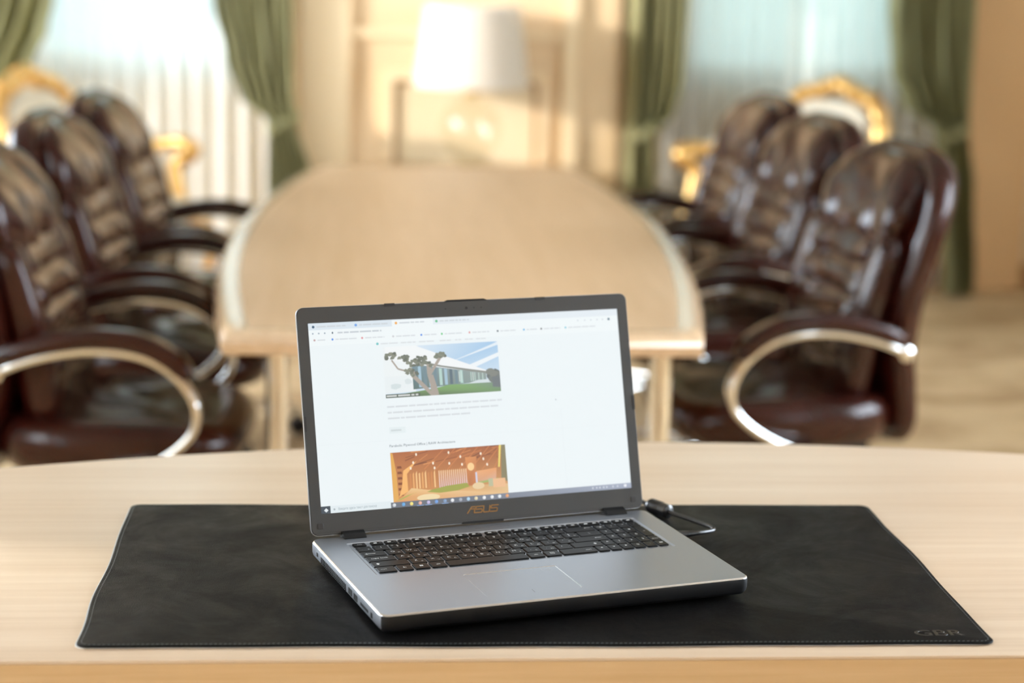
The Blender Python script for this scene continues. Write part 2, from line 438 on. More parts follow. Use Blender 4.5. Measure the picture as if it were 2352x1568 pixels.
# chassis sides
slab(MB(), base_o, [(.010, .0022), (.0040, .0045), (.0012, .0078)]).build('bottom_cover', 'black_plastic', lap, True, auto=40)
MB().loops([[(x, y, z) for x, y in inset(base_o, d)] for d, z in ((.0012, .0078), (.0002, .0110), (0, .0200), (.0003, .0218))], True, False).build('side_wall', 'aluminium', lap, True, auto=40)
sw = lap.children[-1] if lap.children[-1].name.startswith('side_wall') else [c for c in lap.children if c.name.startswith('side_wall')][0]
sw.data.materials.append(MATS['black_plastic'])
for f in sw.data.polygons:
    if f.normal.y < -.45: f.material_index = 1          # black material stands in for shade under the front edge
MB().loops([[(x, y, z) for x, y in inset(base_o, d)] for d, z in ((.0003, .0218), (.0010, .0230), (.0022, LT))], False, False).build('polished_edge', 'aluminium_edge', lap, True)
kb = rrect(.0335, .3835, .1245, .2415, .003, 3); tp = rrect(.1205, .2270, .0235, .1000, .003, 3)
fill_holes('palm_rest', inset(base_o, .0022), [kb, tp], LT, 'aluminium', lap)
kbd = MB().loops([[(x, y, z) for x, y in inset(kb, d)] for d, z in ((0, LT), (.0022, LT - .0011))][::-1], True, False)
kbd.build('keyboard_tray', 'aluminium', lap)
tpo = MB().loops([[(x, y, z) for x, y in inset(tp, d)] for d, z in ((0, LT), (.0005, LT - .0003), (.0009, LT - .0004))][::-1], False, False).build('touchpad_bevel', 'aluminium_edge', lap)
tpad = MB().loops([[(x, y, z) for x, y in inset(tp, d)] for d, z in ((.0009, LT - .0010), (.0009, LT - .00035))]).build('touchpad', 'aluminium', lap)
fp = MB()
for a, b, c, d in ((.2075, .2165, .0935, .0939), (.2075, .2165, .0875, .0879), (.2072, .2076, .0875, .0939), (.2164, .2168, .0875, .0939)):
    fp.box(a, b, c, d, LT - .0004, LT - .0002)
fp.build('fingerprint_reader', 'aluminium_edge', tpad)
MB().box(.1736, .1739, .0245, .034, LT - .0004, LT - .0002).build('button_divider', 'grey_print', tpad)
# small print above the keys (too small to read): dashes
pr = MB()
x = .191
while x < .232:
    w = random.uniform(.0012, .003); pr.box(x, x + w, .2525, .2537, LT, LT + .0001); x += w + .0005
pr.build('deck_print', 'grey_print', lap)
# keys
KZ = LT - .0011; KH = .0017
KM = {}
def key_mesh(w, h):
    k = (round(w, 4), round(h, 4))
    if k not in KM:
        o = rrect(-w / 2, w / 2, -h / 2, h / 2, .0012, 2)
        mb = slab(MB(), o, [(0, 0), (0, KH - .0005), (.0006, KH)])
        me = bpy.data.meshes.new('key'); me.from_pydata(mb.v, [], mb.f); me.update(); me.materials.append(MATS['key_plastic']); KM[k] = me
    return KM[k]
LM = {}
def legend_mesh(items):
    k = tuple(items)
    if k not in LM:
        mb = MB()
        for s, x, y, sz in items:
            if s == 'WIN':
                for dx in (-1, 1):
                    for dy in (-1, 1): mb.box(x + dx * sz * .3 - sz * .25, x + dx * sz * .3 + sz * .25, y + dy * sz * .3 - sz * .25, y + dy * sz * .3 + sz * .25, 0, .00005)
            elif s == 'MENU':
                for a, b, c, d in ((-.6, .6, .5, .62), (-.6, .6, -.62, -.5), (-.6, -.48, -.5, .5), (.48, .6, -.5, .5), (-.3, .3, .1, .2), (-.3, .3, -.2, -.1)):
                    mb.box(x + a * sz, x + b * sz, y + c * sz, y + d * sz, 0, .00005)
            elif s in '◄▲▼►' or s in ('ENT', 'BSP', 'TAB'):
                if s in '◄▲▼►':
                    a0 = {'►': 0, '▲': pi / 2, '◄': pi, '▼': -pi / 2}[s]
                    P = [(x + sz * .6 * math.cos(a0 + q), y + sz * .6 * math.sin(a0 + q)) for q in (0, 2 * pi / 3, 4 * pi / 3)]
                    mb.loops([[(u, v, 0) for u, v in P], [(u, v, .00005) for u, v in P]])
                else:
                    mb.box(x - sz, x + sz, y - sz * .08, y + sz * .08, 0, .00005)
                    P = [(x - sz * 1.1, y), (x - sz * .6, y - sz * .35), (x - sz * .6, y + sz * .35)]
                    mb.loops([[(u, v, 0) for u, v in P], [(u, v, .00005) for u, v in P]])
            elif s == 'ICON':
                o = rrect(x - sz * .7, x + sz * .7, y - sz * .4, y + sz * .4, sz * .2, 2)
                mb.loops([[(u, v, 0) for u, v in o], [(u, v, .00005) for u, v in o]])
            elif s == 'SHIFT':
                P = [(x, y + sz * .6), (x - sz * .6, y), (x - sz * .25, y), (x - sz * .25, y - sz * .5), (x + sz * .25, y - sz * .5), (x + sz * .25, y), (x + sz * .6, y)]
                mb.loops([[(u, v, 0) for u, v in P], [(u, v, .00005) for u, v in P]])
            else:
                vs, fs = text_mesh(s, sz)
                mb.add([(v[0] + x, v[1] + y, .00004) for v in vs], fs)
        me = bpy.data.meshes.new('legend'); me.from_pydata(mb.v, [], mb.f); me.update(); me.materials.append(MATS['legend']); LM[k] = me
    return LM[k]
GX, GY = .0023, .0016
def key(x0, x1, y0, y1, items):
    w = x1 - x0 - GX; h = y1 - y0 - GY
    o = link('key', key_mesh(w, h), None, lap); o.location = ((x0 + x1) / 2, (y0 + y1) / 2, KZ)
    if items:
        g = link('legend', legend_mesh(items), None, o); g.location = (0, 0, KH + .00003)
U = .01898; KX = .0378; PX = (.3225, .3370, .3517, .3660, .3795)
RY = [.1310 + .0186 * i for i in range(6)]      # bottom row .. number row
B = .0062; SM = .0040; TI = .0030
def row(y0, y1, x, cells):
    for w, it in cells:
        key(x, x + w, y0, y1, it); x += w
def two(a, b=None, c=None):
    it = [(a, -.0020, .0008, B)]
    if b: it.append((b, .0042, -.0030, SM))
    if c: it.append((c, .0040, .0040, SM))
    return it
nums = [('~', '`', 'Ё')] + [(str((i + 1) % 10), c, d) for i, (c, d) in enumerate(zip('!@#$%^&*()', ' "№;%:?*()'))]
cells = [(U, [('~', -.005, .004, SM), ('`', -.003, -.0035, SM), ('Ё', .004, -.003, SM)])]
for i in range(10):
    it = [(str((i + 1) % 10), 0, .0005, B), ('!@#$%^&*()'[i], -.0055, .0038, TI)]
    if ' "№;%:?*()'[i] != ' ': it.append((' "№;%:?*()'[i], .0055, .0038, TI))
    cells.append((U, it))
cells += [(U, [('-', 0, .001, B)]), (U, [('=', 0, .001, B)]), (2 * U, [('BSP', .011, .002, .004)])]
row(RY[4], RY[5], KX, cells)
q = [(1.51 * U, [('TAB', -.004, .0, .006)])]
for a, b in zip('QWERTYUIOP[]', 'ЙЦУКЕНГШЩЗХЪ'): q.append((U, two(a, b)))
q.append((.3225 - KX - 13.51 * U, [('\\', 0, 0, B)]))
row(RY[3], RY[4], KX, q)
q = [(1.775 * U, [('caps lock', -.0015, .001, .0052)])]
for a, b in zip("ASDFGHJKL;'", 'ФЫВАПРОЛДЖЭ'): q.append((U, two(a, b)))
q.append((.3225 - KX - 12.775 * U, [('ENT', .010, .001, .004)]))
row(RY[2], RY[3], KX, q)
q = [(2.28 * U, [('SHIFT', -.014, 0, .004)])]
for a, b in zip('ZXCVBNM,./', 'ЯЧСМИТЬБЮ.'): q.append((U, two(a, b)))
xs = KX + 12.28 * U
q.append((.3080 - xs, [('SHIFT', .010, 0, .004)])); q.append((.3225 - .3080, [('▲', 0, .002, .003)]))
row(RY[1], RY[2], KX, q)
for a, b, it in ((.0378, .0605, [('ctrl', -.003, 0, .005)]), (.0605, .0790, [('fn', 0, 0, .005)]), (.0790, .0978, [('WIN', 0, 0, .0034)]), (.0978, .1170, [('alt', 0, 0, .005)]),
                 (.1170, .2110, None), (.2110, .2303, [('alt', 0, 0, .005)]), (.2303, .2500, [('MENU', 0, 0, .004)]), (.2500, .2930, [('ctrl', .012, 0, .005)]),
                 (.2930, .3080, [('◄', 0, .002, .003)]), (.3080, .3225, [('▼', 0, .002, .003)]), (.3225, .3370, [('►', 0, .002, .003)])):
    key(a, b, RY[0], RY[1], it)
pad = [(0, 1, [('0', 0, .001, B)]), (0, 2, [('.', 0, .001, B)]), (0, 3, [('ICON', 0, .001, .003)]),
       (1, 0, [('1', 0, .001, B)]), (1, 1, [('2', 0, .001, B)]), (1, 2, [('3', 0, .001, B)]), (1, 3, [('ENT', 0, -.002, .004)]),
       (2, 0, [('4', 0, .001, B)]), (2, 1, [('5', 0, .001, B)]), (2, 2, [('6', 0, .001, B)]),
       (3, 0, [('7', 0, .001, B)]), (3, 1, [('8', 0, .001, B)]), (3, 2, [('9', 0, .001, B)]),
       (4, 0, [('num', 0, .002, .004), ('lk', 0, -.002, .004)]), (4, 1, [('/', 0, .001, B)]), (4, 2, [('*', 0, .001, B)]), (4, 3, [('-', 0, .001, B)])]
for r_, c_, it in pad: key(PX[c_], PX[c_ + 1], RY[r_], RY[r_] + .0186, it)
key(PX[3], PX[4], RY[2], RY[2] + .0372, [('+', 0, 0, B)])
fy0, fy1 = .2262, .2375
key(KX, KX + .0170, fy0, fy1, [('esc', 0, 0, .0045)])
x = KX + .0205
for gi in range(4):
    for j in range(4):
        i = gi * 4 + j
        it = [('ICON', -.002, 0, .003), ('f%d' % (i + 1), .0045, .0012, .003)] if i < 12 else [('ICON', 0, 0, .003)]
        key(x, x + .0163, fy0, fy1, it); x += .0163
    x += .0027
for c_ in range(4): key(PX[c_], PX[c_ + 1], fy0, fy1, [('ICON', 0, 0, .003)])
# ports on the left side
def sidebox(name, y0, y1, z0, z1, m='port_black', out=.0003):
    MB().box(-out, .002, y0, y1, z0, z1).build(name, m, lap)
sidebox('lock_slot', .2360, .2410, .0125, .0165)
for i in range(20): sidebox('vent_slot', .1255 + i * .0050, .1280 + i * .0050, .0095, .0165)
sidebox('usb_port', .1030, .1150, .0105, .0170); sidebox('usb_port', .0830, .0950, .0105, .0170)
sidebox('card_slot', .0440, .0710, .0120, .0150); sidebox('audio_jack', .0290, .0350, .0110, .0165)
for i in range(4):
    MB().lathe([(.008, -.0036 + .0036), (.008, .0030)], 12, ((.04, .37)[i % 2], (.03, .23)[i // 2], 0)).build('rubber_foot', 'rubber', lap)

# ---- display lid
LID = 1.2928
lid = bpy.data.objects.new('display_lid', None)
c_, s_ = math.cos(LID), math.sin(LID)
# lid frame: u along width, v up the lid, w toward the viewer
LM4 = Matrix(((1, 0, 0, .01505), (0, c_, -s_, .2763), (0, s_, c_, LT + .0257), (0, 0, 0, 1)))
def lidify(o):
    for v in o.data.vertices: v.co = LM4 @ v.co
    o.data.update(); return o
bpy.data.objects.remove(lid)
lo = rrect(-.0128, .3950, -.0247, .2332, .0085, 6)
lid = lidify(slab(MB(), lo, [(.0030, -.0075), (.0008, -.0068), (0, -.0050), (0, -.0012)]).build('display_lid', 'aluminium', lap, True, auto=40))
disp_hole = rrect(0, .3819, 0, .2148, .0004, 1)
bz = fill_holes('bezel', inset(lo, .0010), [disp_hole], 0, 'bezel', lid); lidify(bz)
e1 = MB().loops([[(x, y, z) for x, y in inset(lo, d)] for d, z in ((.0004, -.0013), (.0004, -.0005), (.0010, 0))], False, False).build('bezel_rim', 'black_plastic', lid, True); lidify(e1)
e2 = MB().loops([[(x, y, z) for x, y in disp_hole] for z in (-.0008, 0)], False, False).build('bezel_step', 'black_plastic', lid); lidify(e2)
# web page drawn as flat coloured pieces on the panel
class Art:
    def __init__(s): s.v = []; s.f = []; s.c = []; s.z = -.0007; s.clip = None
    def poly(s, pts, cols, dz=True):
        if dz: s.z += .0000012
        if s.clip: pts = [(min(max(x, s.clip[0]), s.clip[1]), min(max(y, s.clip[2]), s.clip[3])) for x, y in pts]
        k = len(s.v); s.v += [(x / 1000, y / 1000, s.z) for x, y in pts]; s.f.append(tuple(range(k, k + len(pts))))
        if not isinstance(cols[0], (tuple, list)): cols = [cols] * len(pts)
        s.c += [lin(tuple(q * .80 + 49 for q in c)) for c in cols]
    def rect(s, x0, y0, x1, y1, c, c2=None):
        if c2: s.poly([(x0, y0), (x1, y0), (x1, y1), (x0, y1)], [c, c, c2, c2])
        else: s.poly([(x0, y0), (x1, y0), (x1, y1), (x0, y1)], c)
    def blob(s, x, y, rx, ry, c, n=12, jit=0.):
        s.poly([(x + rx * math.cos(2 * pi * i / n) * (1 + random.uniform(-jit, jit)), y + ry * math.sin(2 * pi * i / n) * (1 + random.uniform(-jit, jit))) for i in range(n)], c)
    def line(s, pts, w, c):
        for i in range(len(pts) - 1):
            a = Vector(pts[i]); b = Vector(pts[i + 1]); d = (b - a).normalized(); n_ = Vector((-d.y, d.x)) * w / 2
            s.poly([a - n_, b - n_, b + n_, a + n_], c, dz=i == 0)
    def words(s, x0, x1, y, h, c, wmin=2., wmax=9.):
        c = tuple(q * .55 + 106 for q in c) if sum(c) > 420 else c
        x = x0
        while x < x1 - 1:
            w = min(random.uniform(wmin, wmax) * h * .55, x1 - x)
            s.rect(x, y, x + w, y + h * .62, c); x += w + h * .45
    def text(s, t, x, y, size, c, width=None):
        vs, fs = text_mesh(t, size / 1000, 'LEFT')
        k = 1.
        if width: k = width / 1000 / max(v[0] for v in vs)
        s.z += .0000012
        b = len(s.v); s.v += [(x / 1000 + v[0] * k, y / 1000 + v[1], s.z) for v in vs]
        for f in fs:
            s.f.append(tuple(i + b for i in f)); 
        s.textcols = None
        s.c += [lin(c)] * len(vs)
    def build(s, name, parent):
        me = bpy.data.meshes.new(name); me.from_pydata(s.v, [], s.f); me.update()
        ca = me.color_attributes.new('Col', 'FLOAT_COLOR', 'POINT')
        for i, c in enumerate(s.c): ca.data[i].color = (*c, 1)
        me.materials.append(MATS['screen_light'])
        return lidify(link(name, me, None, parent))
A = Art(); A.rect(0, 0, 381.9, 214.8, (236, 245, 248)); A.build('screen', lid)
A = Art(); A.z = -.00069
PG = (240, 248, 250)
A.rect(0, 207, 381.9, 214.8, (214, 228, 238)); A.rect(150, 207, 381.9, 214.8, (226, 236, 243))
A.rect(99, 207, 149, 214, PG); A.rect(0, 189, 381.9, 207, PG)
for x, w, c in ((6, 38, (40, 70, 100)), (56, 38, (90, 150, 230)), (104, 36, (240, 160, 60)), (153, 40, (80, 180, 120))):
    A.blob(x, 210.6, 1.6, 1.6, c); A.words(x + 4, x + w, 209.8, 2.6, (168, 184, 196))
for x in (5, 12, 19): A.blob(x, 203, 1.1, 1.1, (150, 165, 180), 6)
A.blob(28, 203, 1.0, 1.4, (60, 80, 100), 6); A.words(34, 86, 202, 2.8, (150, 166, 180))
for x, w, c in ((5, 18, (190, 150, 150)), (26, 34, (70, 130, 230)), (61, 32, (220, 130, 140)), (98, 32, (200, 200, 205)), (132, 24, (70, 130, 230)), (157, 30, (90, 200, 120)), (191, 30, (225, 150, 150)), (226, 28, (90, 100, 110)), (259, 22, (100, 180, 230)), (281, 30, (110, 110, 115)), (312, 44, (120, 200, 220))):
    A.blob(x + 1.5, 195.5, 1.3, 1.3, c, 8); A.words(x + 5, x + w - 4, 194.7, 2.3, (190, 202, 210))
for x in (330, 339, 347, 355, 362): A.blob(x, 203, .9, .9, (190, 200, 208), 6)
A.blob(370, 203, 1.6, 1.6, (70, 100, 120), 8)
A.blob(80, 187.8, 1.6, 1.6, (90, 190, 190), 8)
for x, w in ((84, 22), (108, 18), (130, 20), (155, 14), (174, 8), (186, 10), (200, 12)): A.words(x, x + w, 187, 2.2, (196, 206, 212))
# first picture: white roofed pavilion behind a gnarled tree
x0, x1, y0, y1 = 85.5, 226, 125, 183.5; w = x1 - x0; h = y1 - y0; A.clip = (x0, x1, y0, y1)
P = lambda u, v: (x0 + u * w, y0 + v * h)
A.poly([P(0, 0), P(1, 0), P(1, 1), P(0, 1)], [(200, 222, 238), (222, 236, 246), (150, 194, 232), (232, 242, 248)])
A.poly([P(.55, .62), P(1, .93), P(1, 1), P(.95, .95)], (226, 238, 247)); A.poly([P(.72, .55), P(1, .78), P(1, .70), P(.8, .52)], (238, 245, 249))
A.poly([P(0, .1), P(.26, .1), P(.30, 1), P(0, 1)], (236, 243, 244))
A.poly([P(.28, 1), P(.02, 1), P(.02, .78), P(.26, .62), P(.9, .38), P(.9, .42)], (243, 247, 248))
A.poly([P(.26, .66), P(.9, .36), P(.9, .41), P(.5, .58), P(.27, .72)], (122, 126, 118))
A.poly([P(.24, .14), P(.88, .22), P(.88, .38), P(.24, .64)], [(70, 96, 92), (128, 150, 146), (140, 150, 144), (96, 128, 142)])
for i in range(9):
    u = .29 + .045 * i; A.poly([P(u, .17 + .1 * (u - .25)), P(u + .025, .17 + .1 * (u - .25)), P(u + .025, .60 - .34 * (u - .24)), P(u, .61 - .34 * (u - .24))], random.choice([(150, 186, 206), (72, 92, 104), (168, 206, 196), (96, 122, 132), (58, 72, 80)]))
for i in range(14):
    u = .64 + .017 * i; A.poly([P(u, .24), P(u + .008, .24), P(u + .008, .46 - .3 * (u - .6)), P(u, .46 - .3 * (u - .6))], random.choice([(176, 206, 196), (120, 142, 140), (196, 216, 210)]))
A.poly([P(.68, .17), P(.95, .17), P(.93, .26), P(.80, .25)], (206, 220, 224))
A.poly([P(0, 0), P(1, 0), P(1, .19), P(.55, .19), P(.40, .13), P(.2, .08), P(0, .04)], [(70, 96, 60), (96, 132, 84), (110, 130, 120), (110, 158, 84), (104, 148, 78), (86, 116, 66), (70, 90, 60)])
A.poly([P(0, .08), P(.225, .10), P(.225, .40), P(.24, .42), P(.0, .42)], (232, 240, 242))
A.blob(*P(.09, .22), 6.5, 3.6, (206, 220, 222), 12, .2); A.blob(*P(.2, .30), 4.5, 3.2, (212, 224, 226), 12, .2)
for i in range(9): A.blob(*P(.90 + random.uniform(0, .10), .28 + random.uniform(-.03, .16)), 5.5, 4.6, random.choice([(98, 106, 102), (84, 92, 92), (112, 116, 108)]), 10, .2)
A.poly([P(.93, .1), P(1, .08), P(1, .3), P(.93, .3)], (92, 100, 104))
for pts, tw in (([(.40, .0), (.345, .16), (.29, .30), (.24, .42)], 4.6), ([(.41, .0), (.405, .22), (.385, .42), (.385, .62)], 5.2), ([(.44, .0), (.42, .22), (.40, .40)], 5), ([(.39, .42), (.44, .58), (.50, .78)], 3.4), ([(.24, .5), (.16, .53), (.12, .56), (.07, .74)], 1.9), ([(.26, .42), (.24, .54)], 3)):
    A.line([P(*p_) for p_ in pts], tw, (158, 146, 134))
for u, v, r1, r2, k in ((.06, .82, 9, 4.2, 12), (.17, .76, 8, 3.8, 10), (.25, .66, 9, 5, 14), (.22, .50, 7, 3.5, 8), (.34, .72, 9, 4.6, 12), (.36, .62, 8, 3.6, 8), (.49, .78, 8, 4.6, 12), (.25, .45, 6, 2.4, 6)):
    for i in range(k):
        A.blob(x0 + max(2.2, u * w + random.uniform(-r1, r1) * .75), y0 + v * h + random.uniform(-r2, r2) * .7, 2.6, 1.9, random.choice([(98, 104, 90), (120, 124, 106), (84, 90, 78), (108, 114, 96)]), 8, .3)
A.rect(x0, y0, x0 + 41, y0 + 4.2, (62, 74, 60)); A.words(x0 + 1, x0 + 39, y0 + 1.2, 3.2, (176, 184, 178))
A.clip = None
for k, yy in enumerate((114, 107.4, 100.8)): A.words(86, (226, 221, 187)[k], yy, 3.0, (188, 200, 208))
A.rect(86.5, 84.5, 106, 91.5, (226, 238, 240)); A.words(88.5, 101, 86.9, 3.2, (170, 190, 196))
A.rect(0, 76.5, 381.9, 76.7, (226, 234, 238)); A.rect(299, 10, 299.3, 100, (224, 233, 238))
A.text('Parabolic Plywood Office | RAW Architecture', 85.2, 70.2, 4.0, (92, 104, 114), 79.5)
# second picture: orange plywood hall with a green floor
x0, x1, y0, y1 = 85.5, 225.5, 6.0, 62.6; w = x1 - x0; h = y1 - y0; A.clip = (x0, x1, y0, y1)
A.poly([P(0, 0), P(1, 0), P(1, 1), P(0, 1)], [(206, 130, 60), (214, 150, 84), (150, 72, 34), (168, 84, 38)])
for i in range(26):
    u = random.uniform(.1, .95); v = random.uniform(.70, 1.0)
    A.line([P(u, v), P(min(.98, u + random.uniform(.06, .22)), min(1, v + random.uniform(.02, .16)))], random.uniform(.5, 1.5), random.choice([(112, 50, 24), (196, 106, 50), (94, 44, 24), (218, 132, 66), (134, 62, 30)]))
for i in range(7): A.line([P(.28 + .1 * i, .62 - .02 * i), P(.46 + .1 * i, 1.0)], .9, (208, 116, 56))
A.poly([P(0, 0), P(.045, 0), P(.04, .6), P(.02, .98), P(0, 1)], (226, 158, 60))
for k in range(6): A.poly([P(.05, .12 + .11 * k), P(.09, .12 + .11 * k), P(.085, .17 + .11 * k), P(.05, .17 + .11 * k)], (120, 50, 18))
A.poly([P(.05, .1), P(.13, .2), P(.13, .55), P(.22, .8), P(.10, .62), P(.08, .3)], (250, 176, 88))
for i in range(9): A.poly([P(.15 + .026 * i, .24), P(.162 + .026 * i, .24), P(.164 + .026 * i, .56 + .02 * (i % 3)), P(.152 + .026 * i, .54)], random.choice([(236, 160, 84), (250, 192, 120), (206, 120, 56)]))
for i in range(16):
    u = .40 + .018 * i; A.poly([P(u, .20 + .004 * i), P(u + .010, .20 + .004 * i), P(u + .011, .58), P(u + .001, .56)], [(206, 176, 190), (228, 198, 206), (246, 190, 130), (250, 204, 150)])
A.poly([P(.655, .22), P(.715, .22), P(.74, .8), P(.64, .8)], [(176, 94, 44), (196, 106, 50), (206, 122, 62), (222, 130, 62)]); A.blob(*P(.685, .60), 4.2, 4.6, (252, 204, 132), 14)
A.poly([P(.72, .26), P(.90, .32), P(.91, .54), P(.73, .50)], [(206, 150, 110), (212, 160, 130), (236, 150, 84), (236, 160, 100)]); A.poly([P(.72, .26), P(.735, .26), P(.735, .48), P(.72, .48)], (206, 206, 226))
A.poly([P(.945, .3), P(1, .24), P(1, 1), P(.965, 1)], (122, 112, 76)); A.poly([P(.925, .55), P(.94, .55), P(.965, 1), P(.945, 1)], (236, 210, 92))
A.poly([P(0, 0), P(1, 0), P(1, .2), P(.72, .22), P(.5, .16), P(.30, .2), P(.16, .26), P(.08, .1)], [(214, 140, 72), (230, 186, 126), (222, 182, 122), (206, 150, 84), (222, 160, 92), (238, 186, 118), (238, 196, 128), (220, 150, 80)])
A.poly([P(.29, .16), P(.40, .12), P(.56, .14), P(.66, .20), P(.64, .28), P(.46, .25), P(.34, .2)], (148, 150, 48))
A.poly([P(.02, .02), P(.12, .12), P(.22, .18), P(.16, .14), P(.06, .04)], (142, 172, 60))
A.poly([P(.74, .24), P(.92, .28), P(.92, .33), P(.74, .28)], (150, 170, 84))
A.blob(*P(.30, .05), 14, 3.8, (242, 214, 156), 16); A.blob(*P(.74, .2), 7.5, 4.0, (232, 200, 146), 14)
A.rect(x0 + w * .83, y0 + h * .17, x0 + w * .87, y0 + h * .33, (178, 178, 136)); A.rect(x0 + w * .87, y0 + h * .14, x0 + w * .98, y0 + h * .32, (238, 178, 124))
for u, v in ((.22, .93), (.19, .77), (.165, .66), (.50, .92), (.36, .73), (.50, .70), (.61, .66), (.60, .82), (.78, .85), (.80, .74), (.37, .63), (.83, .62)): A.blob(*P(u, v), 1.1, 1.7, (255, 240, 214), 8)
# task bar
A.clip = None
A.rect(0, 0, 381.9, 6.2, (84, 90, 102), (84, 90, 102)); A.poly([(150, 0), (381.9, 0), (381.9, 6.2), (150, 6.2)], [(74, 80, 92), (150, 160, 182), (158, 168, 190), (80, 86, 98)])
A.rect(0, 0, 11, 8.2, (36, 46, 56)); A.blob(6, 3.6, 2.6, 2.4, (232, 240, 244), 4)
A.rect(11, .0, 82, 8.0, (224, 236, 240)); A.text('Введите здесь текст для поиска', 20, 4.0, 4.0, (150, 164, 172), 45); A.blob(15.5, 4, 1.2, 1.2, (150, 164, 172), 8)
for x, c in zip((86, 97, 106.6, 117, 127, 136.6, 147, 156, 166, 175.5, 185, 195, 204.7, 214, 223.4), ((200, 206, 212), (80, 150, 210), (240, 214, 100), (226, 160, 140), (180, 170, 214), (90, 140, 210), (110, 140, 180), (226, 230, 232), (150, 158, 170), (160, 200, 226), (222, 206, 160), (230, 234, 236), (226, 232, 236), (220, 228, 232), (220, 140, 80))):
    A.blob(x, 3.1, 2.1, 2.1, c, 10); A.blob(x + .7, 3.5, 1.0, 1.0, tuple(min(255, int(q_ * 1.15)) for q_ in c), 8)
for x in (117, 127, 147): A.rect(x - 4, 0, x + 4, .7, (120, 160, 220))
for x in (332, 337, 341, 346, 350, 358, 364, 373): A.blob(x, 3.4, 1.1, 1.3, (206, 214, 226), 6)
A.blob(374, 3.4, 2.0, 1.8, (236, 240, 246), 8)
A.poly([(293, 112), (294.5, 110.5), (293.6, 110.2)], (40, 40, 40))
A.build('web_page', lid)
# bezel fittings
def on_lid(name, mb, m): return lidify(mb.build(name, m, lid))
on_lid('top_bumper', MB().box(.0915, .1035, .2300, .2336, -.0012, .0007), 'rubber'); on_lid('top_bumper', MB().box(.2775, .2895, .2295, .2331, -.0012, .0007), 'rubber')
on_lid('side_bumper', MB().box(-.0126, -.0100, .093, .110, -.0012, .0006), 'rubber'); on_lid('side_bumper', MB().box(.3922, .3948, .093, .110, -.0012, .0006), 'rubber')
for x in (-.0018, .3830):
    on_lid('corner_bumper', slab(MB(), rrect(x - .0034, x + .0034, -.0170, -.0102, .0012, 3), [(0, 0), (0, .0004), (.0004, .0006)]), 'bezel_dark')
on_lid('opening_lip', slab(MB(), [(.163, .2325), (.218, .2325), (.213, .2345), (.168, .2345)], [(0, -.006), (0, -.0006)]), 'black_plastic')
on_lid('webcam', MB().lathe([(.0016, 0), (.0016, .0002), (.0010, .0003)], 14, (.1907, .2242, 0)), 'port_black')
for x in (.165, .200, .209): on_lid('microphone_hole', MB().lathe([(.0008, 0), (.0008, .0002)], 10, (x, .2242, 0)), 'port_black')
on_lid('bezel_seam', MB().box(-.0120, .3942, -.0212, -.0207, -.0003, .0001), 'bezel_dark')
on_lid('lower_notch', MB().box(.166, .2165, -.0256, -.0228, -.004, .0008), 'black_plastic')
# brand lettering, drawn with strokes
lg = MB()
def stroke(pts, w):
    for i in range(len(pts) - 1):
        a = Vector(pts[i]); b = Vector(pts[i + 1]); d = (b - a).normalized(); n_ = Vector((-d.y, d.x)) * w / 2; a = a - d * w * .4; b = b + d * w * .4
        q_ = [a - n_, b - n_, b + n_, a + n_]
        lg.loops([[(p_.x / 1000, p_.y / 1000, 0) for p_ in q_], [(p_.x / 1000, p_.y / 1000, .0004) for p_ in q_]])
def glyph(paths, ox):
    for p_ in paths: stroke([(173.0 + (ox + x + y * .18) * 1.02, -13.4 + y * 1.0) for x, y in p_], 1.15)
glyph([[(0, 0), (4.2, 7.0)], [(4.6, 7.0), (8.2, 7.0)], [(3.6, 4.6), (8.0, 4.6), (8.0, 0)]], 0)
glyph([[(9, 7), (1.2, 7), (.4, 5.6), (.4, 4.3), (1.0, 3.8), (7.4, 3.8), (8.2, 3.0), (8.2, .8), (7.4, 0), (0, 0)]], 9.0)
glyph([[(.4, 7), (.4, .8), (1.2, 0), (6.8, 0), (7.6, .8), (7.6, 7)]], 18.6)
glyph([[(9, 7), (1.2, 7), (.4, 5.6), (.4, 4.3), (1.0, 3.8), (7.4, 3.8), (8.2, 3.0), (8.2, .8), (7.4, 0), (0, 0)]], 27.4)
on_lid('brand_lettering', lg, 'brass_logo')
# hinges
for x0_, x1_ in ((.0365, .0620), (.3575, .3830)):
    prof = [(.2560, LT - .002), (.2560, LT + .0012), (.2600, LT + .0042), (.2680, LT + .0060), (.2760, LT + .0040), (.2760, LT - .002)]
    MB().loops([[(x0_, y, z) for y, z in prof], [(x1_, y, z) for y, z in prof]]).build('hinge', 'black_plastic', lap, True, auto=35)

